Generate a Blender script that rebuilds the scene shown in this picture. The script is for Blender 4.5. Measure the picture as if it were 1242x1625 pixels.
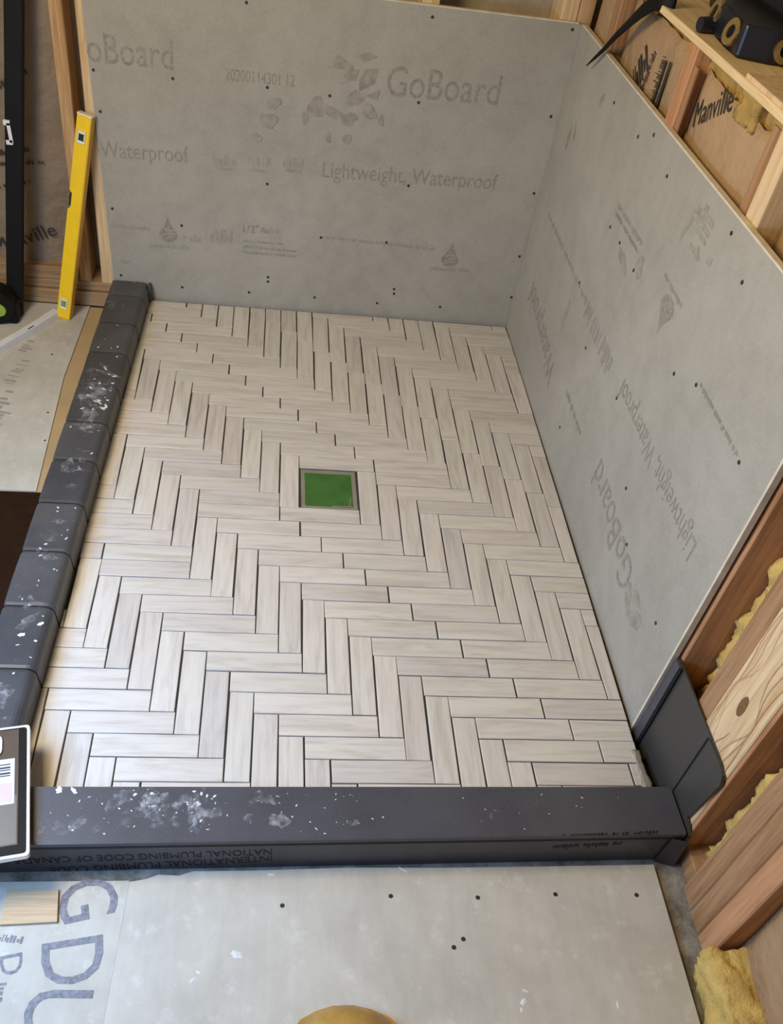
import bpy, bmesh, math, random
from mathutils import Vector, Matrix
from mathutils import noise as mnoise

random.seed(7)
for o in list(bpy.data.objects):
    bpy.data.objects.remove(o)
SC = bpy.context.scene
COL = SC.collection
K = 0.040          # metres per tile-width unit; all coordinates below are in tile widths

# ------------------------------------------------------------------ camera, world, lights, exposure
CAM_R = [[0.991195, -0.062007, 0.116992], [0.037211, -0.717511, -0.695552], [0.127072, 0.693781, -0.708887]]
CAM_C = [5.7205, -50.3464, 28.9225]
cam = bpy.data.cameras.new('camera')
cam.sensor_fit = 'HORIZONTAL'
cam.sensor_width = 36.0
cam.lens = 1405.138 / 1242.0 * 36.0
cam.shift_x = 0.034634
cam.shift_y = 0.093351
cam.clip_start = 0.02
cam.clip_end = 60
camo = bpy.data.objects.new('camera', cam)
COL.objects.link(camo)
R = CAM_R
camo.matrix_world = Matrix(((R[0][0], -R[1][0], -R[2][0], CAM_C[0] * K),
                            (R[0][1], -R[1][1], -R[2][1], CAM_C[1] * K),
                            (R[0][2], -R[1][2], -R[2][2], CAM_C[2] * K),
                            (0, 0, 0, 1)))
SC.camera = camo

w = bpy.data.worlds.new('room_ambience')
SC.world = w
w.use_nodes = True
w.node_tree.nodes['Background'].inputs[0].default_value = (1.0, 0.8, 0.54, 1)
w.node_tree.nodes['Background'].inputs[1].default_value = 0.14


def area_light(name, loc, target, sx, sy, col, power):
    l = bpy.data.lights.new(name, 'AREA')
    l.shape = 'RECTANGLE'
    l.size = sx * K
    l.size_y = sy * K
    l.color = col
    l.energy = power
    o = bpy.data.objects.new(name, l)
    COL.objects.link(o)
    p = Vector(loc) * K
    d = Vector(target) * K - p
    o.location = p
    o.rotation_euler = d.to_track_quat('-Z', 'Y').to_euler()
    return o


area_light('window_daylight', (-11.5, -36, 16), (3, -31, 0), 22, 10, (0.27, 0.55, 1.0), 14.5)
area_light('warm_room_light', (-13, -30, 35), (13, -24, 4), 12, 12, (1.0, 0.79, 0.45), 20.5)

SC.view_settings.view_transform = 'Standard'
SC.view_settings.look = 'None'
SC.view_settings.gamma = 1.0
SC.view_settings.use_curve_mapping = False
SC.view_settings.exposure = 0.06


# ------------------------------------------------------------------ helpers
WLOC = {}


def tag(o, label=None, cat=None, group=None, kind=None):
    if label: o['label'] = label
    if cat: o['category'] = cat
    if group: o['group'] = group
    if kind: o['kind'] = kind
    return o


def _attach(o, parent):
    if parent is not None:
        o.parent = parent
        o.matrix_parent_inverse = Matrix.Translation(-WLOC[parent.name])


def empty(name, loc, kind=None):
    o = bpy.data.objects.new(name, None)
    o.empty_display_size = 0.05
    o.location = Vector(loc) * K
    COL.objects.link(o)
    WLOC[o.name] = Vector(loc) * K
    if kind: o['kind'] = kind
    return o


def mobj(name, bm, mat, parent=None, smooth=False, center=None):
    """link a bmesh (unit coordinates, world placed) as one object whose origin is its own centre"""
    vs = [v.co for v in bm.verts]
    if center is None:
        lo = Vector((min(v.x for v in vs), min(v.y for v in vs), min(v.z for v in vs)))
        hi = Vector((max(v.x for v in vs), max(v.y for v in vs), max(v.z for v in vs)))
        c = (lo + hi) / 2
    else:
        c = Vector(center)
    for v in bm.verts:
        v.co = (v.co - c) * K
    me = bpy.data.meshes.new(name)
    bmesh.ops.recalc_face_normals(bm, faces=bm.faces)
    bm.to_mesh(me)
    bm.free()
    me.materials.append(mat)
    if smooth:
        for p in me.polygons: p.use_smooth = True
    o = bpy.data.objects.new(name, me)
    o.location = c * K
    COL.objects.link(o)
    WLOC[o.name] = c * K
    _attach(o, parent)
    return o


def bm_box(x0, x1, y0, y1, z0, z1, bev=0.0, seg=1):
    bm = bmesh.new()
    bmesh.ops.create_cube(bm, size=1.0)
    for v in bm.verts:
        v.co = Vector((x0 + (v.co.x + .5) * (x1 - x0), y0 + (v.co.y + .5) * (y1 - y0), z0 + (v.co.z + .5) * (z1 - z0)))
    if bev:
        bmesh.ops.bevel(bm, geom=bm.edges[:], offset=bev, segments=seg, affect='EDGES', profile=0.5)
    return bm


def bm_beam(p0, p1, wdir, wid, dep, bev=0.0, seg=1):
    """box from p0 to p1; wid along wdir, dep along the third axis; p0,p1 on the centre line"""
    p0, p1 = Vector(p0), Vector(p1)
    a = (p1 - p0)
    L = a.length
    a.normalize()
    wv = Vector(wdir)
    wv = (wv - a * wv.dot(a)).normalized()
    d = a.cross(wv)
    bm = bmesh.new()
    bmesh.ops.create_cube(bm, size=1.0)
    for v in bm.verts:
        x, y, z = v.co
        v.co = p0 + wv * (x * wid) + d * (y * dep) + a * ((z + .5) * L)
    if bev:
        bmesh.ops.bevel(bm, geom=bm.edges[:], offset=bev, segments=seg, affect='EDGES', profile=0.5)
    return bm


def bm_prism(poly, ext):
    """closed polygon (3d points) extruded by vector ext"""
    bm = bmesh.new()
    e = Vector(ext)
    a = [bm.verts.new(Vector(p)) for p in poly]
    b = [bm.verts.new(Vector(p) + e) for p in poly]
    n = len(poly)
    bm.faces.new(a)
    bm.faces.new(b[::-1])
    for i in range(n):
        bm.faces.new((a[i], a[(i + 1) % n], b[(i + 1) % n], b[i]))
    return bm


def bm_join(bms):
    out = bmesh.new()
    for b in bms:
        m = bpy.data.meshes.new('tmp')
        b.to_mesh(m)
        b.free()
        out.from_mesh(m)
        bpy.data.meshes.remove(m)
    return out


def bm_cyl(p0, p1, r0, r1=None, n=16):
    r1 = r0 if r1 is None else r1
    p0, p1 = Vector(p0), Vector(p1)
    a = (p1 - p0).normalized()
    u = a.orthogonal().normalized()
    v = a.cross(u)
    bm = bmesh.new()
    A, B = [], []
    for i in range(n):
        t = 2 * math.pi * i / n
        d = u * math.cos(t) + v * math.sin(t)
        A.append(bm.verts.new(p0 + d * r0))
        B.append(bm.verts.new(p1 + d * r1))
    bm.faces.new(A)
    bm.faces.new(B[::-1])
    for i in range(n):
        bm.faces.new((A[i], A[(i + 1) % n], B[(i + 1) % n], B[i]))
    return bm


def bm_ring(p0, p1, ro, ri, n=20):
    p0, p1 = Vector(p0), Vector(p1)
    a = (p1 - p0).normalized()
    u = a.orthogonal().normalized()
    v = a.cross(u)
    bm = bmesh.new()
    rows = []
    for (p, r) in ((p0, ro), (p1, ro), (p1, ri), (p0, ri)):
        rows.append([bm.verts.new(p + (u * math.cos(2 * math.pi * i / n) + v * math.sin(2 * math.pi * i / n)) * r) for i in range(n)])
    for k in range(4):
        A, B = rows[k], rows[(k + 1) % 4]
        for i in range(n):
            bm.faces.new((A[i], A[(i + 1) % n], B[(i + 1) % n], B[i]))
    return bm


def hash3(x, y, z, s):
    return math.sin(x * 12.9 * s + y * 78.2 * s + z * 37.7 * s) * 0.5 + math.sin(x * 5.3 * s - y * 9.1 * s + z * 4.7 * s + 1.3) * 0.5


def bm_fluff(x0, x1, y0, y1, z0, z1, step=0.35, amp=0.18, seed=0):
    """box with a lumpy woolly surface"""
    rnd = random.Random(seed)
    bm = bm_box(x0, x1, y0, y1, z0, z1)
    L = max(x1 - x0, y1 - y0, z1 - z0)
    for ax, (lo, hi) in enumerate(((x0, x1), (y0, y1), (z0, z1))):
        n = max(1, min(90, int((hi - lo) / step)))
        for i in range(1, n):
            co = [0, 0, 0]; no = [0, 0, 0]
            co[ax] = lo + (hi - lo) * i / n; no[ax] = 1
            bmesh.ops.bisect_plane(bm, geom=bm.verts[:] + bm.edges[:] + bm.faces[:], plane_co=co, plane_no=no)
    c = Vector(((x0 + x1) / 2, (y0 + y1) / 2, (z0 + z1) / 2))
    for v in bm.verts:
        d = (v.co - c)
        d = Vector((d.x / (x1 - x0), d.y / (y1 - y0), d.z / (z1 - z0))).normalized()
        p = v.co + Vector((seed * 7.1, 0, 0))
        k = mnoise.noise(p * 1.1) * .9 + mnoise.noise(p * 3.1) * .5 + mnoise.noise(p * 7.0) * .25
        v.co += d * amp * (k - .25) + mnoise.noise_vector(p * 4.0) * amp * .35
    return bm


# ------------------------------------------------------------------ materials
def new_mat(name, rough=0.7, metal=0.0, spec=0.5):
    m = bpy.data.materials.new(name)
    m.use_nodes = True
    nt = m.node_tree
    b = nt.nodes['Principled BSDF']
    b.inputs['Roughness'].default_value = rough
    b.inputs['Metallic'].default_value = metal
    b.inputs['Specular IOR Level'].default_value = spec
    return m, nt, b


def coords(nt, scale, kind='Object', rnd=True):
    tc = nt.nodes.new('ShaderNodeTexCoord')
    mp = nt.nodes.new('ShaderNodeMapping')
    mp.inputs['Scale'].default_value = scale
    nt.links.new(tc.outputs[kind], mp.inputs['Vector'])
    if rnd:
        oi = nt.nodes.new('ShaderNodeObjectInfo')
        mul = nt.nodes.new('ShaderNodeMath'); mul.operation = 'MULTIPLY'
        mul.inputs[1].default_value = 57.0
        nt.links.new(oi.outputs['Random'], mul.inputs[0])
        cx = nt.nodes.new('ShaderNodeCombineXYZ')
        for i in range(3): nt.links.new(mul.outputs[0], cx.inputs[i])
        nt.links.new(cx.outputs[0], mp.inputs['Location'])
    return mp.outputs[0]


def noise(nt, vec, scale, detail=4, rough=0.55, dist=0.0):
    n = nt.nodes.new('ShaderNodeTexNoise')
    n.inputs['Scale'].default_value = scale
    n.inputs['Detail'].default_value = detail
    n.inputs['Roughness'].default_value = rough
    n.inputs['Distortion'].default_value = dist
    nt.links.new(vec, n.inputs['Vector'])
    return n.outputs['Fac']


def ramp(nt, fac, stops):
    r = nt.nodes.new('ShaderNodeValToRGB')
    el = r.color_ramp.elements
    while len(el) < len(stops): el.new(0.5)
    for e, (p, c) in zip(el, stops):
        e.position = p
        e.color = (*c, 1) if len(c) == 3 else c
    nt.links.new(fac, r.inputs[0])
    return r.outputs[0]


def mix(nt, a, b, fac, mode='MIX'):
    m = nt.nodes.new('ShaderNodeMix')
    m.data_type = 'RGBA'
    m.blend_type = mode
    for sock, val in ((m.inputs['Factor'], fac), (m.inputs['A'], a), (m.inputs['B'], b)):
        if hasattr(val, 'links') or isinstance(val, bpy.types.NodeSocket):
            nt.links.new(val, sock)
        elif isinstance(val, (int, float)):
            sock.default_value = val
        else:
            sock.default_value = (*val, 1)
    return m.outputs['Result']


def bump(nt, bsdf, fac, strength=0.3, dist=0.002):
    b = nt.nodes.new('ShaderNodeBump')
    b.inputs['Strength'].default_value = strength
    b.inputs['Distance'].default_value = dist
    nt.links.new(fac, b.inputs['Height'])
    nt.links.new(b.outputs[0], bsdf.inputs['Normal'])


def flat(name, col, rough=0.6, metal=0.0, var=0.12, scale=40, spec=0.5):
    """one-colour material with a little mottling"""
    m, nt, b = new_mat(name, rough, metal, spec)
    v = coords(nt, (1, 1, 1))
    n = noise(nt, v, scale, 3)
    lo = tuple(c * (1 - var) for c in col); hi = tuple(min(1, c * (1 + var)) for c in col)
    nt.links.new(ramp(nt, n, [(0.3, lo), (0.7, hi)]), b.inputs['Base Color'])
    return m


def wood(name, light, dark, axis='Z', rough=0.75, knots=0.0, gs=1.0):
    m, nt, b = new_mat(name, rough, 0, 0.25)
    sc = {'X': (3, 60, 60), 'Y': (60, 3, 60), 'Z': (60, 60, 3)}[axis]
    v = coords(nt, tuple(s * gs for s in sc))
    n1 = noise(nt, v, 1.0, 4, 0.6, 1.2)
    n2 = noise(nt, v, 4.5, 3, 0.6)
    c = ramp(nt, n1, [(0.34, dark), (0.52, light), (0.72, tuple(min(1, x * 1.12) for x in light))])
    c2 = ramp(nt, n2, [(0.35, (0.78, 0.74, 0.68)), (0.6, (1, 1, 1))])
    nt.links.new(mix(nt, c, c2, 0.6, 'MULTIPLY'), b.inputs['Base Color'])
    bump(nt, b, n1, 0.25, 0.001)
    return m


def mat_board(name, col, tint):
    m, nt, b = new_mat(name, 0.85, 0, 0.2)
    v = coords(nt, (1, 1, 1), rnd=False)
    n1 = noise(nt, v, 3.2, 5, 0.6)
    n2 = noise(nt, v, 260, 2, 0.6)
    n3 = noise(nt, v, 24, 5, 0.65)
    c = ramp(nt, n1, [(0.3, tuple(x * 0.93 for x in col)), (0.7, tuple(x * 1.05 for x in tint))])
    c = mix(nt, c, ramp(nt, n3, [(0.36, (0.86, 0.86, 0.86)), (0.56, (1, 1, 1))]), 0.5, 'MULTIPLY')
    c = mix(nt, c, ramp(nt, n2, [(0.3, (0.9, 0.9, 0.9)), (0.7, (1.06, 1.06, 1.06))]), 0.7, 'MULTIPLY')
    nt.links.new(c, b.inputs['Base Color'])
    bump(nt, b, n2, 0.15, 0.0008)
    return m


def mat_tile():
    m, nt, b = new_mat('stone_look_tile', 0.42, 0, 0.4)
    v = coords(nt, (9, 95, 40))
    n1 = noise(nt, v, 1.0, 5, 0.62, 0.6)
    v2 = coords(nt, (3.0, 22, 10))
    n2 = noise(nt, v2, 1.0, 4, 0.6, 1.8)
    base = ramp(nt, n1, [(0.28, (0.535, 0.495, 0.455)), (0.5, (0.66, 0.62, 0.58)), (0.75, (0.72, 0.685, 0.65))])
    vein = ramp(nt, n2, [(0.30, (0.74, 0.69, 0.65)), (0.46, (1, 1, 1))])
    c = mix(nt, base, vein, 0.5, 'MULTIPLY')
    oi = nt.nodes.new('ShaderNodeObjectInfo')
    per = ramp(nt, oi.outputs['Random'], [(0.0, (0.87, 0.855, 0.85)), (0.2, (0.97, 0.945, 0.93)), (0.45, (1.0, 0.99, 0.955)), (0.7, (0.93, 0.93, 0.90)), (0.88, (1.03, 1.0, 0.985)), (1.0, (0.85, 0.825, 0.80))])
    c = mix(nt, c, per, 1.0, 'MULTIPLY')
    nt.links.new(c, b.inputs['Base Color'])
    bump(nt, b, n1, 0.12, 0.0006)
    return m


def mat_membrane(name, col, dust, thr=0.60):
    m, nt, b = new_mat(name, 0.42, 0, 0.5)
    v = coords(nt, (1, 1, 1))
    n1 = noise(nt, v, 5, 5, 0.62)
    n2 = noise(nt, v, 22, 6, 0.7)
    n3 = noise(nt, v, 420, 2, 0.5)
    c = ramp(nt, n3, [(0.3, tuple(x * 0.85 for x in col)), (0.7, tuple(x * 1.15 for x in col))])
    d1 = ramp(nt, n1, [(0.42, (0, 0, 0)), (0.75, (0.35, 0.35, 0.35))])
    c = mix(nt, c, dust, d1)
    d2 = ramp(nt, n2, [(thr, (0, 0, 0)), (thr + 0.14, (0.5, 0.5, 0.5))])
    c = mix(nt, c, (0.62, 0.62, 0.66), d2)
    nt.links.new(c, b.inputs['Base Color'])
    bump(nt, b, n3, 0.2, 0.0006)
    return m


def mat_kraft(name, col, rough=0.6, spec=0.4):
    m, nt, b = new_mat(name, rough, 0, spec)
    v = coords(nt, (1, 1, 1))
    n1 = noise(nt, v, 8, 5, 0.6, 0.8)
    n2 = noise(nt, v, 45, 3, 0.6)
    c = ramp(nt, n1, [(0.3, tuple(x * 0.78 for x in col)), (0.55, col), (0.8, tuple(x * 1.15 for x in col))])
    nt.links.new(c, b.inputs['Base Color'])
    ad = nt.nodes.new('ShaderNodeMath'); ad.operation = 'ADD'
    nt.links.new(n1, ad.inputs[0]); nt.links.new(n2, ad.inputs[1])
    bump(nt, b, ad.outputs[0], 0.7, 0.006)
    return m


def mat_wool(name, col):
    m, nt, b = new_mat(name, 0.95, 0, 0.1)
    v = coords(nt, (1, 1, 1))
    n1 = noise(nt, v, 26, 6, 0.7)
    n2 = noise(nt, v, 160, 4, 0.7)
    c = ramp(nt, n1, [(0.3, tuple(x * 0.72 for x in col)), (0.6, col), (0.85, tuple(min(1, x * 1.2) for x in col))])
    nt.links.new(c, b.inputs['Base Color'])
    bump(nt, b, n2, 0.8, 0.004)
    return m


def mat_cement():
    m, nt, b = new_mat('cement_board', 0.8, 0, 0.3)
    v = coords(nt, (40, 9, 10), rnd=False)
    n1 = noise(nt, v, 1.0, 5, 0.65, 0.5)
    v2 = coords(nt, (1, 1, 1), rnd=False)
    n2 = noise(nt, v2, 6, 6, 0.65)
    n3 = noise(nt, v2, 30, 5, 0.7)
    c = ramp(nt, n1, [(0.3, (0.51, 0.48, 0.42)), (0.7, (0.57, 0.54, 0.485))])
    c = mix(nt, c, ramp(nt, n2, [(0.3, (0.80, 0.79, 0.77)), (0.65, (1.06, 1.06, 1.05))]), 0.9, 'MULTIPLY')
    c = mix(nt, c, (0.72, 0.71, 0.69), ramp(nt, n3, [(0.56, (0, 0, 0)), (0.70, (0.40, 0.40, 0.40))]))
    nt.links.new(c, b.inputs['Base Color'])
    bump(nt, b, n1, 0.25, 0.001)
    return m


def mat_dust():
    """thin dried film: patchy, see-through between the specks"""
    m, nt, b = new_mat('thinset_film', 0.95, 0, 0.1)
    v = coords(nt, (1, 1, 1), rnd=False)
    n1 = noise(nt, v, 55, 6, 0.75)
    n2 = noise(nt, v, 14, 4, 0.6)
    b.inputs['Base Color'].default_value = (0.50, 0.50, 0.52, 1)
    mu = nt.nodes.new('ShaderNodeMath'); mu.operation = 'MULTIPLY'
    nt.links.new(ramp(nt, n1, [(0.42, (0, 0, 0)), (0.66, (1, 1, 1))]), mu.inputs[0])
    nt.links.new(ramp(nt, n2, [(0.36, (0, 0, 0)), (0.62, (0.6, 0.6, 0.6))]), mu.inputs[1])
    nt.links.new(mu.outputs[0], b.inputs['Alpha'])
    return m


def mat_slab():
    m, nt, b = new_mat('rough_slab', 0.9, 0, 0.2)
    v = coords(nt, (1, 1, 1), rnd=False)
    n1 = noise(nt, v, 22, 7, 0.75)
    c = ramp(nt, n1, [(0.32, (0.10, 0.09, 0.075)), (0.5, (0.23, 0.21, 0.18)), (0.66, (0.34, 0.33, 0.31)), (0.8, (0.6, 0.6, 0.6))])
    nt.links.new(c, b.inputs['Base Color'])
    bump(nt, b, n1, 0.8, 0.006)
    return m


M = {
    'tile': mat_tile(),
    'mortar': flat('dark_mortar', (0.045, 0.042, 0.04), 0.9),
    'board': mat_board('grey_backer_board', (0.395, 0.368, 0.318), (0.425, 0.40, 0.352)),
    'board_edge': flat('foam_board_edge', (0.66, 0.58, 0.46), 0.8),
    'print': flat('faint_print', (0.292, 0.270, 0.230), 0.85, var=0.25, scale=150),
    'print2': flat('faint_print_pale', (0.335, 0.312, 0.268), 0.85, var=0.15, scale=150),
    'smudge': flat('grey_smudge', (0.318, 0.293, 0.248), 0.9, var=0.2, scale=60),
    'screw': flat('dark_screw', (0.03, 0.028, 0.026), 0.5),
    'membrane': mat_membrane('dark_membrane', (0.055, 0.055, 0.062), (0.17, 0.165, 0.165), 0.63),
    'membrane_f': mat_membrane('curb_membrane', (0.062, 0.062, 0.075), (0.13, 0.13, 0.15), 0.66),
    'membrane_r': mat_membrane('clean_membrane', (0.046, 0.044, 0.042), (0.058, 0.056, 0.054), 0.80),
    'black': flat('matt_black', (0.007, 0.0065, 0.006), 0.6, spec=0.2),
    'crease': flat('black_crease', (0.006, 0.006, 0.008), 0.7),
    'curb_print': flat('black_print', (0.008, 0.008, 0.010), 0.7),
    'kraft_print': flat('kraft_ink', (0.035, 0.03, 0.028), 0.7),
    'dust': mat_dust(),
    'white': flat('thinset_white', (0.72, 0.72, 0.74), 0.9),
    'pine': wood('pine_stud', (0.62, 0.40, 0.21), (0.44, 0.25, 0.11)),
    'pine_light': wood('pale_pine', (0.76, 0.56, 0.34), (0.62, 0.40, 0.20)),
    'pine_brown': wood('brown_stud', (0.42, 0.24, 0.125), (0.31, 0.165, 0.075)),
    'pine_orange': wood('orange_stud', (0.56, 0.29, 0.15), (0.40, 0.19, 0.085)),
    'pine_y': wood('pine_ledge', (0.86, 0.66, 0.39), (0.74, 0.52, 0.28), 'Y'),
    'pine_x': wood('pine_plate', (0.40, 0.26, 0.14), (0.27, 0.16, 0.08), 'X'),
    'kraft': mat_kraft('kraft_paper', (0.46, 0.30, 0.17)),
    'kraft_dim': mat_kraft('kraft_paper_shaded', (0.27, 0.20, 0.135)),  # darker copy of kraft: shade of the recessed facing is in the colour
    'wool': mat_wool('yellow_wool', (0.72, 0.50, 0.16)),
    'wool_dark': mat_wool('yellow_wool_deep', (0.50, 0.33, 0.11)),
    'sheath': flat('beige_sheathing', (0.42, 0.36, 0.28), 0.85),
    'cement': mat_cement(),
    'slab': mat_slab(),
    'floor_print': flat('blue_grey_ink', (0.22, 0.22, 0.25), 0.85, var=0.3, scale=200),
    'floor_print2': flat('pale_ink', (0.33, 0.315, 0.29), 0.85, var=0.2, scale=200),
    'tan_sheet': flat('tan_underlay', (0.47, 0.33, 0.17), 0.7, var=0.1, scale=6),
    'brown_sheet': mat_kraft('shaded_brown_paper', (0.026, 0.012, 0.006), 0.9, 0.05),  # brown paper, colour lowered to hold the shadow lying over it
    'yellow': flat('yellow_enamel', (0.93, 0.60, 0.002), 0.6, var=0.04),
    'yellow_side': flat('yellow_edge', (0.70, 0.42, 0.03), 0.4, var=0.05),
    'offwhite': flat('off_white_plastic', (0.80, 0.79, 0.72), 0.4, var=0.03),
    'white_metal': flat('white_coated_metal', (0.78, 0.78, 0.82), 0.4, var=0.04),
    'vial': flat('dark_vial', (0.03, 0.04, 0.02), 0.15),
    'vial_green': flat('green_vial', (0.20, 0.32, 0.03), 0.15),
    'green': flat('green_plastic', (0.05, 0.15, 0.028), 0.3, var=0.15, scale=25),
    'lime': flat('lime_label', (0.30, 0.42, 0.06), 0.4),
    'steel': flat('brushed_steel', (0.55, 0.55, 0.56), 0.35, 0.9),
    'grate': flat('drain_frame', (0.30, 0.27, 0.22), 0.5, 0.2),
    'navy': flat('dark_navy_plastic', (0.010, 0.011, 0.018), 0.4),
    'grey_pl': flat('grey_plastic', (0.10, 0.10, 0.11), 0.45),
    'brass': flat('brass', (0.62, 0.46, 0.20), 0.3, 0.9, var=0.2, scale=120),
    'leather': flat('tan_leather', (0.40, 0.235, 0.055), 0.35, var=0.25, scale=30),
    'oak': wood('wood_look_sample', (0.60, 0.45, 0.30), (0.50, 0.36, 0.22), 'X', 0.6),
    'case_in': flat('case_brown', (0.075, 0.046, 0.028), 0.5, var=0.25, scale=18),
    'case_pale': flat('case_pale_inside', (0.15, 0.13, 0.105), 0.5, var=0.1, scale=12),
    'silver': flat('silver_rim', (0.80, 0.81, 0.85), 0.3, 0.3),
    'paper': flat('white_label', (0.60, 0.60, 0.61), 0.6, var=0.02),
    'pink': flat('pink_label', (0.58, 0.43, 0.46), 0.6, var=0.05),
    'red': flat('red_label', (0.45, 0.12, 0.10), 0.6, var=0.05),
    'ink': flat('barcode_ink', (0.03, 0.03, 0.05), 0.6),
    'knot': flat('wood_knot', (0.20, 0.095, 0.035), 0.7, var=0.2, scale=120),
    'grain': flat('grain_line', (0.55, 0.35, 0.18), 0.75, var=0.15, scale=120),
}

# ------------------------------------------------------------------ lettering
_txt_cache = {}


def glyph_mesh(text):
    if text in _txt_cache: return _txt_cache[text]
    if text.startswith('~'):                      # print too worn to read: rows of small strokes
        n = int(text[1:])
        rnd = random.Random(n * 31)
        vs, fs = [], []
        x = 0.0
        while x < n:
            if rnd.random() < 0.16: x += 0.7
            wd = rnd.uniform(0.18, 0.5); y0 = rnd.choice((0, 0, 0, 0.15)); y1 = rnd.choice((0.6, 0.65, 0.7, 1.0))
            i = len(vs)
            vs += [(x, y0), (x + wd, y0), (x + wd, y1), (x, y1)]
            fs.append((i, i + 1, i + 2, i + 3))
            x += wd + rnd.uniform(0.12, 0.3)
    else:
        cu = bpy.data.curves.new('t', 'FONT')
        cu.body = text
        cu.resolution_u = 3
        ob = bpy.data.objects.new('t', cu)
        COL.objects.link(ob)
        dg = bpy.context.evaluated_depsgraph_get()
        me = ob.evaluated_get(dg).to_mesh()
        vs = [(v.co.x, v.co.y) for v in me.vertices]
        fs = [tuple(p.vertices) for p in me.polygons]
        ob.evaluated_get(dg).to_mesh_clear()
        bpy.data.objects.remove(ob)
        bpy.data.curves.remove(cu)
    x0 = min(v[0] for v in vs); x1 = max(v[0] for v in vs)
    H = max(v[1] for v in vs) if text.startswith('~') else 0.70
    vs = [((v[0] - x0) / (x1 - x0), v[1] / H) for v in vs]
    _txt_cache[text] = (vs, fs)
    return vs, fs


def lettering(text, org, wv, hv, normal, mat, parent, name='lettering', conform=None):
    o, wv, hv, n = Vector(org), Vector(wv), Vector(hv), Vector(normal)
    if wv.cross(hv).dot(n) < 0:
        o = o + hv
        hv = -hv
    vs, fs = glyph_mesh(text)
    bm = bmesh.new()
    bv = [bm.verts.new(conform(o + wv * a + hv * b) if conform else o + wv * a + hv * b) for a, b in vs]
    for f in fs:
        try: bm.faces.new([bv[i] for i in f])
        except ValueError: pass
    ob = mobj(name, bm, mat, parent)
    return ob


def blob(pts, normal_push, mat, parent, name='smudge'):
    bm = bm_prism(pts, normal_push)
    return mobj(name, bm, mat, parent)

# ------------------------------------------------------------------ positions of print and screws (text, origin, width vector, height vector)
BACK_TEXT = [
   ('oBoard', (-3.83, 2.838, 13.303), (4.43, 0.0, 0.038), (-0.011, 0.0, 1.42)),
   ('20200114301 12', (3.329, 2.838, 13.123), (3.735, 0.0, 0.029), (-0.005, 0.0, 0.582)),
   ('GoBoard', (12.095, 2.838, 13.207), (6.299, 0.0, 0.136), (-0.033, 0.0, 1.531)),
   ('Waterproof', (-3.608, 2.838, 8.468), (4.926, 0.0, 0.155), (-0.028, 0.0, 0.892)),
   ('~5', (2.673, 2.838, 8.611), (1.292, 0.0, 0.016), (-0.008, 0.0, 0.595)),
   ('~7', (2.815, 2.838, 8.342), (1.08, 0.0, 0.031), (-0.006, 0.0, 0.212)),
   ('~6', (4.681, 2.838, 8.801), (1.23, 0.0, -0.025), (0.011, 0.0, 0.557)),
   ('~7', (4.834, 2.838, 8.461), (0.944, 0.0, 0.017), (-0.004, 0.0, 0.212)),
   ('~4', (6.667, 2.838, 8.918), (1.168, 0.0, -0.032), (0.014, 0.0, 0.523)),
   ('~8', (6.829, 2.838, 8.613), (0.95, 0.0, 0.018), (-0.005, 0.0, 0.248)),
   ('Lightweight, Waterproof', (8.965, 2.838, 8.527), (10.404, 0.0, 0.238), (-0.02, 0.0, 0.892)),
   ('~12', (-1.153, 2.838, 3.357), (2.353, 0.0, 0.088), (-0.01, 0.0, 0.279)),
   ('~3', (0.835, 2.838, 4.01), (1.058, 0.0, -0.064), (0.026, 0.0, 0.432)),
   ('~4', (2.502, 2.838, 4.04), (1.297, 0.0, -0.044), (0.029, 0.0, 0.863)),
   ('1/2"', (4.473, 2.838, 4.808), (0.95, 0.0, 0.046), (-0.023, 0.0, 0.467)),
   ('~8', (5.499, 2.838, 4.861), (1.108, 0.0, 0.021), (-0.007, 0.0, 0.39)),
   ('~33', (4.485, 2.838, 4.216), (2.463, 0.0, 0.019), (-0.001, 0.0, 0.159)),
   ('~39', (4.492, 2.838, 3.857), (3.258, 0.0, -0.035), (0.002, 0.0, 0.2)),
   ('~42', (4.499, 2.838, 3.495), (3.271, 0.0, 0.003), (-0.0, 0.0, 0.202)),
   ('~47', (9.154, 2.838, 4.872), (7.209, 0.0, -0.166), (0.005, 0.0, 0.236)),
   ('~12', (16.266, 2.838, 3.407), (2.446, 0.0, 0.085), (-0.01, 0.0, 0.292)),
   ('~2', (-2.931, 2.838, 2.19), (0.533, 0.0, 0.006), (-0.003, 0.0, 0.287)),
   ('~11', (-3.39, 2.838, 4.411), (2.294, 0.0, 0.013), (-0.002, 0.0, 0.27)),
]
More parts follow.
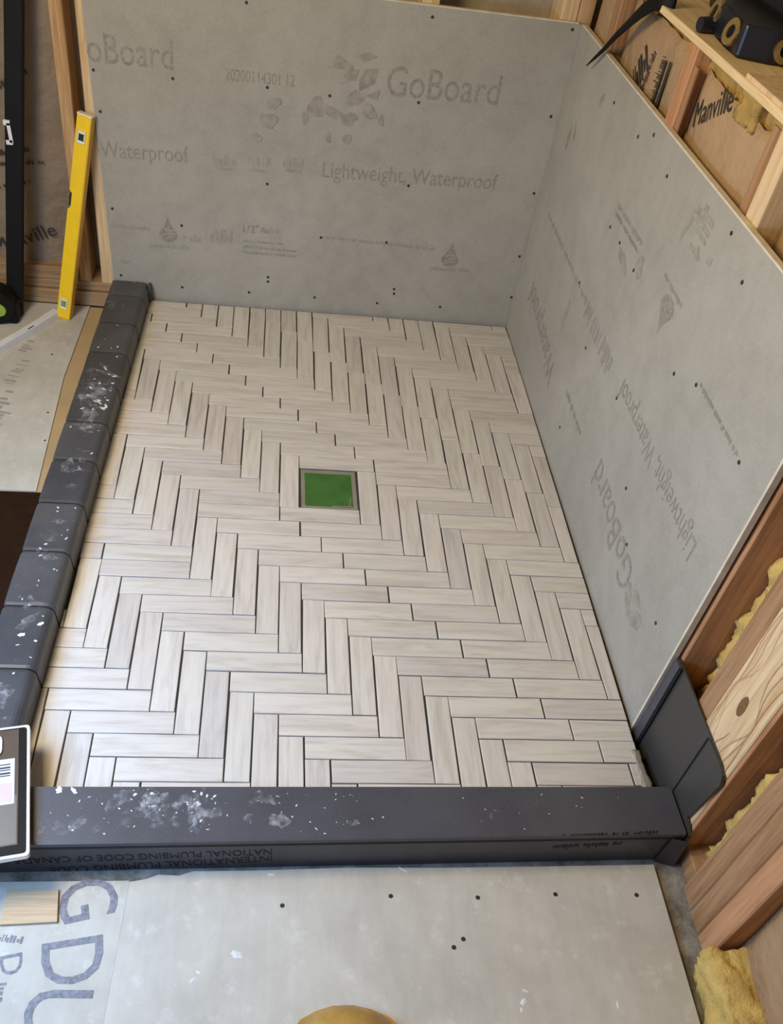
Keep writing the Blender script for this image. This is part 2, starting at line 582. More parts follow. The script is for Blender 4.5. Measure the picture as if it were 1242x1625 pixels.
RIGHT_TEXT = [
   ('Lightweight, Waterproof', (21.756, -27.596, 7.509), (0.099, 10.602, 0.231), (-0.0, -0.022, 1.006)),
   ('GoBoard', (21.785, -24.443, 2.404), (0.063, 6.82, 0.812), (-0.002, -0.193, 1.619)),
   ('Waterproof', (21.936, -8.169, 2.364), (0.074, 7.938, 1.173), (-0.002, -0.211, 1.431)),
   ('~34', (21.758, -27.325, 12.163), (0.038, 4.077, 0.131), (-0.0, -0.007, 0.233)),
   ('~27', (21.924, -9.5, 8.307), (0.089, 9.594, 0.215), (-0.0, -0.007, 0.331)),
   ('~15', (21.882, -14.012, 13.334), (0.038, 4.092, -0.033), (0.0, 0.002, 0.245)),
   ('~29', (21.883, -13.919, 12.92), (0.038, 4.06, 0.059), (-0.0, -0.003, 0.214)),
   ('~4', (21.871, -15.174, 7.498), (0.017, 1.819, 0.241), (-0.001, -0.138, 1.043)),
   ('~6', (21.888, -13.335, 7.554), (0.018, 1.924, 0.25), (-0.001, -0.127, 0.978)),
   ('~5', (21.91, -10.965, 7.722), (0.013, 1.45, 0.243), (-0.001, -0.156, 0.933)),
   ('~12', (21.83, -19.567, 13.398), (0.022, 2.394, 0.143), (-0.0, -0.014, 0.234)),
   ('~17', (21.876, -14.608, 3.618), (0.034, 3.617, 0.212), (-0.0, -0.022, 0.38)),
   ('~3', (21.848, -17.622, 15.377), (-0.0, -0.053, 1.484), (-0.017, -1.844, -0.065)),
]
FLOOR_TEXT = [
   ('G', (-0.405, -36.117, -0.788), (0.317, -1.378, 0.0), (1.865, 0.429, 0.0)),
   ('D', (-0.576, -38.113, -0.788), (0.225, -1.429, 0.0), (1.937, 0.304, 0.0)),
   ('U', (-0.657, -39.535, -0.788), (-0.047, -1.47, 0.0), (1.995, -0.064, -0.0)),
   ('D', (-1.787, -38.499, -0.788), (0.135, -0.632, 0.0), (0.667, 0.143, 0.0)),
   ('~2', (-1.61, -39.325, -0.788), (0.047, -0.569, -0.0), (0.189, 0.016, 0.0)),
   ('~4', (-1.944, -37.764, -0.788), (0.768, -0.093, 0.0), (-0.029, -0.238, 0.0)),
   ('~3', (-7.366, -1.979, -0.788), (-0.341, -1.241, 0.0), (-0.655, 0.18, -0.0)),
   ('~6', (-7.401, -4.069, -0.788), (-0.48, -2.477, -0.0), (-0.692, 0.134, -0.0)),
   ('~3', (-7.468, -7.249, -0.788), (-0.375, -1.734, -0.0), (-0.687, 0.149, 0.0)),
   ('~5', (-7.463, -9.235, -0.788), (-0.407, -2.029, 0.0), (-0.77, 0.155, 0.0)),
]
CURB_TEXT = [
   ('INTERNATIONAL PLUMBING CODE', (6.802, -35.36, -0.129), (-7.625, 0.0, -0.611), (0.034, 0.0, -0.419)),
   ('NATIONAL PLUMBING CODE OF CANADA', (6.782, -35.36, 0.329), (-8.703, 0.0, -0.34), (0.016, 0.0, -0.411)),
   ('~16', (20.696, -35.36, 1.248), (-3.556, 0.0, -0.19), (0.018, 0.0, -0.329)),
   ('~13', (19.585, -35.36, 0.454), (-2.574, 0.0, -0.186), (0.025, 0.0, -0.341)),
]
KRAFT_RIGHT_TEXT = [
   ('Manville', (22.58, -13.286, 18.035), (0.0, -3.029, 1.587), (0.0, 0.426, 0.812)),
   ('~21', (22.58, -9.082, 17.397), (0.0, 0.267, 1.911), (0.0, 0.857, -0.12)),
   ('~4', (22.58, -5.146, 17.621), (0.0, -0.892, 1.489), (0.0, -1.161, -0.696)),
   ('~11', (22.58, -7.34, 17.371), (0.0, -0.236, 1.747), (0.0, 0.525, 0.071)),
]
KRAFT_LEFT_TEXT = [
   ('Manville', (-10.524, 3.68, 1.849), (3.784, 0.0, 1.454), (-0.294, 0.0, 0.765)),
   ('~11', (-9.394, 3.68, 7.712), (1.717, 0.0, 0.371), (-0.07, 0.0, 0.323)),
   ('~10', (-9.489, 3.68, 7.145), (2.49, 0.0, 0.306), (-0.034, 0.0, 0.275)),
   ('~7', (-9.708, 3.68, 5.836), (1.844, 0.0, 0.462), (-0.067, 0.0, 0.266)),
   ('~5', (-8.8, 3.68, 11.262), (1.64, 0.0, 0.847), (-0.212, 0.0, 0.411)),
]
BACK_SCREWS = [(4.39, 16.83), (14.02, 17.18), (21.57, 17.38), (5.6, 12.98), (13.96, 13.04), (21.58, 13.06), (5.8, 7.83), (14.09, 8.5), (9.02, 12.9), (-3.22, 5.56), (0.79, 4.9), (6.07, 2.06), (6.08, 1.76), (14.16, 1.94), (14.2, 1.63), (9.19, 4.91), (13.25, 4.96), (21.79, 4.81), (-3.03, 1.4), (9.11, 0.94), (21.93, 2.03), (0.71, 0.92), (4.91, 0.93), (13.19, 0.88), (17.36, 0.97), (-3.42, 10.88), (-3.59, 12.92), (0.55, 12.91), (21.71, 8.76)]
RIGHT_SCREWS = [(-5.46, 16.43), (-11.44, 17.04), (-9.77, 16.39), (-14.18, 16.39), (-21.0, 17.1), (-23.02, 16.31), (-11.62, 12.42), (-9.89, 12.39), (-14.14, 12.33), (-8.15, 8.68), (-11.72, 7.03), (-21.13, 11.53), (-23.01, 12.25), (-27.61, 12.23), (-11.79, 2.24), (-21.16, 5.76), (-23.16, 4.27), (-17.09, 7.67), (-27.68, 4.22)]
FLOOR_SCREWS = [(7.21, -36.89), (11.03, -36.58), (14.17, -36.66), (17.07, -36.56), (20.14, -36.61), (13.06, -38.42), (13.43, -38.14)]

# ------------------------------------------------------------------ floor: slab, mortar bed, herringbone tiles
SY = 1.0489          # tile rows step slightly more than tile columns
ZF = -0.8            # floor boards outside the shower
floor = mobj('floor', bm_box(-18, 27, -52, 6, -1.4, -1.0), M['slab'])
tag(floor, 'rough concrete slab under the shower and floor boards', kind='structure')


def left_x(y): return -1.30 + 0.031 * (y - 2.3)          # tile edge along the left curb
def right_x(y): return 22.02 + 0.0150 * (y - 2.7)        # tile edge along the right wall


FY0, FY1 = -33.9, 2.62
bed_poly = [(left_x(FY0) - .6, FY0 - .4), (right_x(FY0) + .0, FY0 - .4), (right_x(FY1) + .05, FY1 + .1), (left_x(FY1) - .6, FY1 + .1)]
mobj('mortar_bed', bm_prism([(x, y, -1.0) for x, y in bed_poly], (0, 0, 0.93)), M['mortar'], floor)
CLIP = [(left_x(FY0), FY0), (right_x(FY0), FY0), (right_x(FY1), FY1), (left_x(FY1), FY1)]


def clip(poly, cl):
    out = poly
    n = len(cl)
    for i in range(n):
        (ax, ay), (bx, by) = cl[i], cl[(i + 1) % n]
        inside = lambda p: (bx - ax) * (p[1] - ay) - (by - ay) * (p[0] - ax) >= 0
        src, out = out, []
        for j in range(len(src)):
            p, q = src[j], src[(j + 1) % len(src)]
            ip, iq = inside(p), inside(q)
            if ip: out.append(p)
            if ip != iq:
                dx, dy = q[0] - p[0], q[1] - p[1]
                den = (bx - ax) * dy - (by - ay) * dx
                t = ((by - ay) * (p[0] - ax) - (bx - ax) * (p[1] - ay)) / den
                out.append((p[0] + dx * t, p[1] + dy * t))
        if not out: return []
    return out


def H(d0, lo, hi): return [('H', r + d0, r) for r in range(lo, hi + 1)]              # columns c..c+3, row r
def V(d0, lo, hi): return [('V', c, c - d0 - 3) for c in range(lo, hi + 1)]          # column c, rows r..r+3


TILES = (H(0, -8, 12) + H(-1, 13, 36) + H(-4, -8, 12) + V(-5, 11, 30) + V(-8, -8, 7) + H(-9, 16, 40)
         + H(-12, -8, 15) + H(-13, 16, 44) + V(-16, -8, 2) + V(-17, 3, 30) + H(-20, 5, 19) + H(-21, 20, 44)
         + V(-25, -2, 24) + H(-29, 20, 44) + V(-33, -3, 24) + H(-37, 20, 44)
         + V(4, -8, 15) + V(3, 16, 30) + V(8, -8, 16) + V(7, 17, 30) + H(12, -8, 5) + H(11, 6, 20)
         + V(16, 8, 20) + V(15, 21, 30) + H(20, -8, 1) + V(24, 15, 30)
         + [('S', 16, 9), ('S', 21, 2), ('S', -2, 19)])
GX, GY = 0.066, 0.045
TH = 0.16
n_tiles = 0


def tile_bm(poly):
    """flat prism with a small chamfered upper edge"""
    bm = bmesh.new()
    cx = sum(p[0] for p in poly) / len(poly); cy = sum(p[1] for p in poly) / len(poly)
    ch = 0.022
    def ins(p):
        dx, dy = cx - p[0], cy - p[1]
        return (p[0] + math.copysign(min(ch, abs(dx)), dx), p[1] + math.copysign(min(ch, abs(dy)), dy))
    lo = [bm.verts.new((p[0], p[1], -TH)) for p in poly]
    mi = [bm.verts.new((p[0], p[1], -0.018)) for p in poly]
    up = [bm.verts.new((*ins(p), 0.0)) for p in poly]
    n = len(poly)
    bm.faces.new(up)
    for A, B in ((lo, mi), (mi, up)):
        for i in range(n):
            bm.faces.new((A[i], A[(i + 1) % n], B[(i + 1) % n], B[i]))
    bm.faces.new(lo[::-1])
    return bm


FULL = {}
HOLE = (8.0, 11.0, -16.0 * SY, -13.0 * SY)
for kind, c, r in TILES:
    wd, ht = {'H': (4, 1), 'V': (1, 4), 'S': (1, 1)}[kind]
    x0, x1 = c + GX / 2, c + wd - GX / 2
    y1, y0 = -r * SY - GY / 2, -(r + ht) * SY + GY / 2
    rect = [(x0, y0), (x1, y0), (x1, y1), (x0, y1)]
    pl = clip(rect, CLIP)
    if len(pl) < 3: continue
    ar = abs(sum(pl[i][0] * pl[(i + 1) % len(pl)][1] - pl[(i + 1) % len(pl)][0] * pl[i][1] for i in range(len(pl)))) / 2
    if ar < 0.08: continue
    cx, cy = (x0 + x1) / 2, (y0 + y1) / 2
    full = ar > (x1 - x0) * (y1 - y0) - 1e-6
    ang = math.pi / 2 if kind == 'V' else 0.0
    ca, sa = math.cos(-ang), math.sin(-ang)
    loc = [((p[0] - cx) * ca - (p[1] - cy) * sa, (p[0] - cx) * sa + (p[1] - cy) * ca) for p in pl]
    key = kind if full else None
    if key and key in FULL:
        me = FULL[key]
    else:
        bm = tile_bm(loc)
        for v in bm.verts: v.co *= K
        me = bpy.data.meshes.new('tile')
        bmesh.ops.recalc_face_normals(bm, faces=bm.faces)
        bm.to_mesh(me); bm.free()
        me.materials.append(M['tile'])
        if key: FULL[key] = me
    o = bpy.data.objects.new('tile', me)
    tw = random.uniform(-.0035, .0035) + (-0.013 if kind == 'V' and full else 0)
    o.location = Vector((cx + random.uniform(-.012, .012), cy + random.uniform(-.01, .01), random.uniform(-.012, .006))) * K
    o.rotation_euler = (0, 0, ang + tw)
    COL.objects.link(o)
    _attach(o, floor)
    n_tiles += 1
print('tiles', n_tiles)

rg = mobj('thinset_ridge', bm_fluff(21.30, 21.62, -33.2, -30.9, -.2, .12, .1, .12, 31), M['grate'], floor, smooth=True)
rg['kind'] = 'stuff'

# ------------------------------------------------------------------ walls: right and back
def right_face(y): return 21.75 + 0.0093 * (y + 29.5)


XS = 22.12                                    # front plane of the right framing
wall_right = empty('wall_right', (22.1, -14, -1), 'structure')
wall_right['label'] = 'right wall of grey backer board on open timber framing'


def rprism(y0, y1, z0, z1, off0, off1):
    """slab parallel to the right wall face between offsets off0..off1 behind the face"""
    return [(right_face(y0) + off0, y0), (right_face(y1) + off0, y1), (right_face(y1) + off1, y1), (right_face(y0) + off1, y0)], z0, z1


pts, z0, z1 = rprism(-29.5, 2.8, -0.5, 17.62, 0.0, 0.24)
board_r = mobj('backer_board', bm_prism([(x, y, z0) for x, y in pts], (0, 0, z1 - z0)), M['board'], wall_right)
pts, z0, z1 = rprism(-29.56, 2.75, 17.62, 17.70, 0.0, 0.24)
e1 = bm_prism([(x, y, z0) for x, y in pts], (0, 0, z1 - z0))
pts, z0, z1 = rprism(-29.62, -29.5, -0.5, 17.70, 0.0, 0.24)
e2 = bm_prism([(x, y, z0) for x, y in pts], (0, 0, z1 - z0))
mobj('cut_edge', bm_join([e1, e2]), M['board_edge'], board_r)

wall_back = empty('wall_back', (9, 3.1, -1), 'structure')
wall_back['label'] = 'rear wall of grey backer board on open timber framing'
board_b = mobj('backer_board', bm_prism([(-3.45, 2.85, -.5), (22.3, 2.85, -.5), (22.3, 2.85, 17.66), (-3.92, 2.85, 17.66)], (0, 0.25, 0)), M['board'], wall_back)
mobj('cut_edge', bm_prism([(-3.92, 2.85, 17.66), (21.85, 2.85, 17.66), (21.85, 3.1, 17.66), (-3.92, 3.1, 17.66)], (0, 0, 0.06)), M['board_edge'], board_b)

for x, z in BACK_SCREWS:
    mobj('screw', bm_cyl((x, 2.86, z), (x, 2.82, z), 0.085, 0.075, 10), M['screw'], board_b)
for y, z in RIGHT_SCREWS:
    xf = right_face(y)
    mobj('screw', bm_cyl((xf + .01, y, z), (xf - .03, y, z), 0.085, 0.075, 10), M['screw'], board_r)
for t, o, wv, hv in BACK_TEXT:
    lettering(t, o, wv, hv, (0, -1, 0), M['print2'] if t.startswith('~') else M['print'], board_b)
for t, o, wv, hv in RIGHT_TEXT:
    lettering(t, o, wv, hv, (-1, 0, 0), M['print2'] if t.startswith('~') else M['print'], board_r)


def drop_pts(cx, cz, w_, h_, flip=1):
    pts = []
    for i in range(20):
        t = 2 * math.pi * i / 20
        pts.append((cx + w_ / 2 * math.sin(t) * (1.0 if math.cos(t) < 0.2 else max(0.0, 1 - (math.cos(t) - .2) * 1.15)), cz - flip * h_ * .2 + flip * (math.cos(t) * h_ * (.3 if math.cos(t) < 0.2 else .3 + .4 * ((math.cos(t) - .2) / .8)))))
    return pts


for cx, cz in ((-0.02, 4.6), (17.4, 4.55)):
    blob([(x, 2.842, z) for x, z in drop_pts(cx, cz, 1.12, 1.6)], (0, -0.004, 0), M['print'], board_b, 'printed_drop')
    for i in range(3):
        zz = cz - .1 - i * .2
        mobj('drop_mark', bm_box(cx - .22 + .1 * i, cx + .34 - .06 * i, 2.832, 2.836, zz, zz + .07), M['board'], board_b)
blob([(right_face(y) - .008, y, z) for y, z in drop_pts(-18.45, 12.55, 1.5, 1.6, -1)], (-0.004, 0, 0), M['print'], board_r, 'printed_drop')


def rough_blob(cx, cz, rx, rz, seed, rot=0.0):
    rnd = random.Random(seed)
    pts = []
    ph = [rnd.uniform(0, 6.28) for _ in range(4)]
    for i in range(28):
        t = 2 * math.pi * i / 28
        k = .85 + .14 * math.sin(2 * t + ph[0]) + .10 * math.sin(3 * t + ph[1]) + .08 * math.sin(5 * t + ph[2]) + .05 * math.sin(9 * t + ph[3])
        x, z = math.cos(t) * rx * k, math.sin(t) * rz * k
        pts.append((cx + x * math.cos(rot) - z * math.sin(rot), cz + x * math.sin(rot) + z * math.cos(rot)))
    return pts


mk_i = 0
# the angular leaf-like mark beside the lettering, and hand smudges below it
for poly in ([(8.75, 14.25), (9.25, 14.95), (10.15, 14.5), (10.4, 13.75), (9.7, 14.3)],
             [(9.5, 13.55), (10.4, 13.85), (10.5, 14.35), (9.8, 14.1)],
             [(10.6, 13.3), (11.4, 13.75), (11.5, 14.5), (10.8, 14.35), (10.55, 13.8)],
             [(10.3, 15.0), (10.7, 14.75), (11.4, 15.05), (10.9, 15.2)], [(11.0, 13.1), (11.75, 13.45), (11.65, 12.95)]):
    mk_i += 1
    blob([(x, 2.841 - .004 * mk_i, z) for x, z in poly], (0, -.003, 0), M['smudge'], board_b, 'printed_mark')
for i, (cx, cz, rx, rz, a) in enumerate(((8.3, 12.2, .75, .5, .6), (9.2, 12.1, .6, .35, -.5), (10.2, 11.8, .55, .4, 0), (10.4, 12.9, .5, .5, .4), (7.75, 11.6, .18, .45, 0),
                                         (9.1, 10.75, .22, .3, 0), (10.2, 10.75, .35, .25, 0), (6.0, 12.2, .45, .3, .5), (5.75, 11.3, .5, .5, 0), (5.1, 10.35, .3, .25, 0), (11.3, 12.3, .45, .4, 0), (12.0, 11.9, .15, .3, 0))):
    blob([(x, 2.842 - .003 * i, z) for x, z in rough_blob(cx, cz, rx, rz, i, a)], (0, -.002, 0), M['smudge'], board_b)
for i, (cy, cz, ry, rz, a) in enumerate(((-25.0, 2.95, .75, .4, 1.0), (-26.2, 2.8, .75, .5, -.4), (-25.7, 3.5, .5, .3, .3), (0.1, 12.9, .25, .75, .2), (-0.7, 13.5, .15, .6, -.5),
                                         (-12.6, 12.0, .9, .35, .3), (-14.6, 12.7, .5, .5, 0), (-18.4, 16.6, .35, .6, .3), (-17.6, 16.0, .2, .9, .3), (-19.1, 15.5, .3, .25, 0), (-20.3, 15.7, .25, .2, 0), (-3.6, 16.0, .15, .5, .6), (-7.6, 6.6, .2, 1.0, .1))):
    blob([(right_face(y) - .007, y, z) for y, z in rough_blob(cy, cz, ry, rz, 40 + i, a)], (-.003, 0, 0), M['smudge'], board_r)


# right framing
def stud(y0, y1, mat, x0=XS, x1=24.35, z0=-1.0, z1=20.62, parent=None, name='stud'):
    return mobj(name, bm_box(x0, x1, y0, y1, z0, z1, 0.05), mat, parent or wall_right)


stud(-2.2, -1.25, M['pine_brown'])
stud(-12.45, -11.5, M['pine_orange'])
stud(-21.85, -20.85, M['pine_light'])
stud(-29.78, -28.85, M['pine_orange'], z1=34)
stud(-32.48, -31.55, M['pine_brown'], x0=XS + .06, z1=34)
knot_stud = stud(-34.78, -32.5, M['pine_light'], x0=XS, x1=23.25, z1=34)
stud(-37.12, -36.25, M['pine_brown'], z1=34)
stud(-38.02, -37.15, M['pine_brown'], x0=XS - .03, z1=34)
stud(-38.95, -38.05, M['pine_orange'], x0=XS - .05, z1=34)
# figure of the knotty stud: one dark knot with grain lines sweeping round it
xk = XS - .006
blob([(xk, -33.55 + .20 * math.sin(2 * math.pi * i / 16), 6.65 + .48 * math.cos(2 * math.pi * i / 16)) for i in range(16)], (-.006, 0, 0), M['knot'], knot_stud, 'knot')
xk0 = xk
for k, (yy, amp, sg) in enumerate(((-33.15, .42, 1), (-32.9, .25, 1), (-32.72, .12, 1), (-33.95, .42, -1), (-34.2, .28, -1), (-34.45, .14, -1), (-33.55, 0, 1))):
    L_, R_ = [], []
    xk = xk0 - .004 * k
    for i in range(25):
        z = 4.0 + i * .36
        if k == 6 and z > 5.7: continue
        bulge = amp * math.exp(-((z - 6.65) / 1.0) ** 2) * sg
        cy = yy + bulge * (1 if sg > 0 else 1) + (.12 * math.sin(z * 1.3 + k) if k != 6 else .2 * math.sin(z * 2))
        wd = .02 + .012 * math.sin(z * 2 + k)
        L_.append((xk, cy - wd, z)); R_.append((xk, cy + wd, z))
    bm = bmesh.new()
    a = [bm.verts.new(p) for p in L_]; b = [bm.verts.new(p) for p in R_]
    for i in range(len(a) - 1): bm.faces.new((a[i], a[i + 1], b[i + 1], b[i]))
    mobj('grain_line', bm, M['grain'], knot_stud)
mobj('sole_plate', bm_box(22.35, 24.35, -46, 3, -1.0, -0.1, 0.04), M['pine_brown'], wall_right)
mobj('shaded_side_strip', bm_box(22.16, 24.2, -34.98, -34.8, -1.0, 34, .02), M['pine_orange'], wall_right)  # added strip: paints the shaded tone of the knotty stud's near side
mobj('sheathing', bm_box(24.4, 24.7, -26.2, 5.5, -1.0, 20.6), M['kraft'], wall_right)
mobj('sheathing', bm_box(24.4, 24.7, -50, -26.2, -1.0, 34), M['kraft'], wall_right)


def kraft(y0, y1, z0, z1, x0, mat, seed, parent=wall_right):
    """paper facing bellied between studs, with folded flange edges"""
    rnd = random.Random(seed)
    bm = bmesh.new()
    ny, nz = 14, 16
    g = []
    for j in range(nz + 1):
        row = []
        for i in range(ny + 1):
            u = i / ny
            belly = -0.28 * math.sin(math.pi * u) ** 0.7
            row.append(bm.verts.new((x0 + .28 + belly + rnd.uniform(-.035, .035), y0 + (y1 - y0) * u, z0 + (z1 - z0) * j / nz + rnd.uniform(-.1, .1) * (j == nz))))
        g.append(row)
    for j in range(nz):
        for i in range(ny):
            bm.faces.new((g[j][i], g[j][i + 1], g[j + 1][i + 1], g[j + 1][i]))
    o = mobj('paper_facing', bm, mat, parent, smooth=True)
    sm = o.modifiers.new('thickness', 'SOLIDIFY'); sm.thickness = .04 * K; sm.offset = 0
    return o


mobj('shaded_flange', bm_box(22.22, 22.28, -20.84, -20.1, 8, 20.4), M['pine_brown'], wall_right)  # paper flange in shadow, its shade put into the brown colour
mobj('shaded_flange', bm_box(22.22, 22.28, -12.85, -12.47, 8, 20.0), M['pine_brown'], wall_right)  # dark strip painted in for the shading beside this stud
kf1 = kraft(-11.48, -2.22, 8, 20.25, 22.5, M['kraft'], 1)
kf2 = kraft(-20.83, -12.47, 8, 19.95, 22.5, M['kraft'], 2)
kraft(-28.83, -21.87, 8, 20.3, 22.75, M['kraft'], 3)
kraft(-1.23, 2.8, 8, 20.3, 22.5, M['kraft'], 4)
kraft(-46.0, -39.0, -0.6, 33, 22.55, M['kraft'], 5)
for t, o, wv, hv in KRAFT_RIGHT_TEXT:
    y0, y1 = (-20.83, -12.47) if o[1] < -12 else (-11.48, -2.22)
    def on_paper(p, y0=y0, y1=y1):
        u = min(.98, max(.02, (p.y - y0) / (y1 - y0)))
        return Vector((22.78 - .28 * math.sin(math.pi * u) ** .7 - .06, p.y, p.z))
    lettering(t, (22.40, o[1], o[2]), wv, hv, (-1, 0, 0), M['kraft_print'], kf2 if o[1] < -12 else kf1, conform=on_paper)
mobj('paper_stripe', bm_prism([(22.46, -8.75, 17.3), (22.46, -8.9, 17.3), (22.46, -8.95, 19.2), (22.46, -8.8, 19.2)], (-.02, 0, 0)), M['kraft_print'], kf1)
mobj('paper_stripe', bm_prism([(22.46, -9.2, 17.3), (22.46, -9.5, 17.3), (22.46, -9.45, 19.3), (22.46, -9.3, 19.3)], (-.02, 0, 0)), M['kraft_print'], kf1)
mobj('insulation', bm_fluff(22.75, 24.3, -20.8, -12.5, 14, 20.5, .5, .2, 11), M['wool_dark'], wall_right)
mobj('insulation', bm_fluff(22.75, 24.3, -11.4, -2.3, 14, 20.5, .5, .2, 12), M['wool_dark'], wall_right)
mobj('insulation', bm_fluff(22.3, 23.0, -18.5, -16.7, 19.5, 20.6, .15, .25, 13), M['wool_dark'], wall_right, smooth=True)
mobj('insulation', bm_fluff(23.35, 24.3, -30.95, -29.85, 1, 15, .16, .3, 14), M['wool'], wall_right, smooth=True)
mobj('insulation', bm_fluff(22.62, 24.2, -31.6, -31.1, 1, 12, .16, .3, 15), M['wool'], wall_right, smooth=True)
mobj('insulation', bm_fluff(22.95, 24.2, -36.2, -35.3, -.9, 10, .16, .3, 16), M['wool'], wall_right, smooth=True)
# ledge that caps the framing
ledge = mobj('ledge', bm_box(21.98, 28.5, -26, 3.2, 20.66, 20.95, 0.03), M['pine_y'], wall_right)
mobj('ledge_board', bm_box(22.02, 27.0, -26, -17.3, 20.95, 21.12, 0.02), M['pine_light'], wall_right)

# rear framing
def rstud(x0, x1, mat, y0=3.12, y1=5.3, z0=-.8, z1=23, name='stud'):
    return mobj(name, bm_box(x0, x1, y0, y1, z0, z1, 0.05), mat, wall_back)


rstud(-4.28, -3.35, M['pine_light'])
rstud(-5.62, -4.92, M['pine'])
rstud(13.45, 14.35, M['pine_light'])
rstud(20.85, 21.75, M['pine_light'])
rstud(21.78, 22.6, M['pine'])
mobj('bottom_plate', bm_box(-17, -3.3, 2.75, 5.3, -.8, .12, .04), M['pine_x'], wall_back)
mobj('bottom_plate', bm_box(-17, -3.4, 3.0, 5.3, .13, .68, .04), M['pine_x'], wall_back)
mobj('bottom_plate', bm_box(-17, -5.65, 3.05, 5.3, .69, 1.5, .04), M['pine_x'], wall_back)
mobj('sheathing', bm_box(-18, 26, 5.35, 5.6, -1, 26), M['sheath'], wall_back)
# paper facing of the batt left of the board (faces the camera, along x)
rnd = random.Random(5)
bm = bmesh.new()
g = []
for j in range(18):
    row = []
    for i in range(18):
        u = i / 17
        row.append(bm.verts.new((-15 + (9.37) * u, 4.0 - .3 * math.sin(math.pi * u) ** .6 + rnd.uniform(-.05, .05), 1.5 + j * 1.2)))
    g.append(row)
for j in range(17):
    for i in range(17): bm.faces.new((g[j][i], g[j][i + 1], g[j + 1][i + 1], g[j + 1][i]))
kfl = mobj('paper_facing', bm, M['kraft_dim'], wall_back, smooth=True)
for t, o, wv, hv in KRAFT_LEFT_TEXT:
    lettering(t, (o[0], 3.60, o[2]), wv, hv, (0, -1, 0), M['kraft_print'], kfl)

# ------------------------------------------------------------------ left curb: wrapped in overlapping membrane lengths
curb_l = empty('shower_curb', (-2.7, -15, -1))
tag(curb_l, 'low shower curb along the left side wrapped in short overlapping lengths of dark membrane', 'curb', 'shower curbs')


def curb_profile(y, z_top=1.1, grow=0.0):
    xi = left_x(y) - .02 + grow
    xo = -3.45 + 0.0243 * (y - 2.3) - .12 - grow
    zt = z_top + grow
    r_i, r_o = .38, .16
    pts = [(xo - .08, -1.0), (xo, zt - r_o)]
    for k in range(1, 5):
        t = math.pi - math.pi / 2 * k / 4
        pts.append((xo + r_o + r_o * math.cos(t), zt - r_o + r_o * math.sin(t)))
    for k in range(0, 6):
        t = math.pi / 2 - math.pi / 2 * k / 5
        pts.append((xi - .06 - r_i + r_i * math.cos(t), zt - r_i + r_i * math.sin(t)))
    pts.append((xi, -.07))
    pts.append((xi, -1.0))
    return pts


def loft(profiles):
    bm = bmesh.new()
    rows = [[bm.verts.new(p) for p in pr] for pr in profiles]
    n = len(rows[0])
    for a, b in zip(rows, rows[1:]):
        for i in range(n):
            bm.faces.new((a[i], a[(i + 1) % n], b[(i + 1) % n], b[i]))
    bm.faces.new(rows[0]); bm.faces.new(rows[-1][::-1])
    return bm


seams = [2.80, .92, -2.39, -5.61, -8.95, -12.23, -15.38, -18.57, -21.79, -25.03, -28.29, -31.5, -33.2]
core = loft([[(x, y, z) for x, z in curb_profile(y, grow=-.05)] for y in (2.8, -16, -33.2)])
mobj('core', core, M['crease'], curb_l)
for k in range(len(seams) - 1):
    ya, yb = seams[k] - .045, seams[k + 1] + .045
    prs = []
    for s in (0, .04, .5, .96, 1):
        y = ya + (yb - ya) * s
        gr = (.0 if s in (0, 1) else .035) + (.02 if s == .5 else 0) * random.uniform(-1, 1)
        prs.append([(x, y, z) for x, z in curb_profile(y, grow=gr - .01)])
    mobj('membrane_length', loft(prs), M['membrane'], curb_l)
mobj('membrane_corner', bm_box(-1.36, -1.2, 2.3, 2.83, -.05, 1.1, .04), M['membrane'], curb_l)


def splat_bm(spots, seed, zf):
    """little lumps of dried thinset: (x, y, radius) each"""
    rnd = random.Random(seed)
    parts = []
    for x, y, r in spots:
        el = rnd.uniform(.5, 1.6); a0 = rnd.uniform(0, 3.14)
        bm = bmesh.new()
        n = 14
        p1, p2 = rnd.uniform(0, 6.28), rnd.uniform(0, 6.28)
        ring = []
        for i in range(n):
            t = 2 * math.pi * i / n
            k = (.8 + .2 * math.sin(2 * t + p1) + .15 * math.sin(5 * t + p2)) * r
            dx, dy = math.cos(t) * k * el, math.sin(t) * k / el
            ring.append(bm.verts.new((x + dx * math.cos(a0) - dy * math.sin(a0), y + dx * math.sin(a0) + dy * math.cos(a0), zf - .005)))
        top = bm.verts.new((x, y, zf + r * .12))
        for i in range(n): bm.faces.new((ring[i], ring[(i + 1) % n], top))
        parts.append(bm)
    return bm_join(parts)


rnd = random.Random(3)
sp = [(-2.4 + rnd.gauss(0, .45), -9.6 + rnd.gauss(0, 1.4), rnd.uniform(.03, .13)) for _ in range(26)]
sp += [(-2.7 + rnd.uniform(-.9, .7), rnd.uniform(-31, 1), rnd.uniform(.025, .075)) for _ in range(34)]
sp += [(-2.5, -26.0, .13), (-3.2, -26.6, .14), (-2.6, -22.9, .08), (-3.1, -23.6, .1), (-2.2, -26.9, .07)]
sp = [(min(x, left_x(y) - .4), y, r) for x, y, r in sp]
sm = [(-2.5 + rnd.gauss(0, .4), -9.8 + rnd.gauss(0, 1.5), rnd.uniform(.3, .8)) for _ in range(14)] + [(-2.8 + rnd.uniform(-.6, .5), rnd.uniform(-31, -12), rnd.uniform(.25, .6)) for _ in range(14)]
sm = [(min(x, left_x(y) - .75), y, r) for x, y, r in sm]
sm = [(min(x, left_x(y) - .5 - r), y, r) for x, y, r in sm]
o = mobj('dust_smears', splat_bm(sm, 6, 1.128), M['dust'], curb_l)
o['kind'] = 'stuff'
o = mobj('thinset_splashes', splat_bm(sp, 4, 1.135), M['white'], curb_l)
o['kind'] = 'stuff'

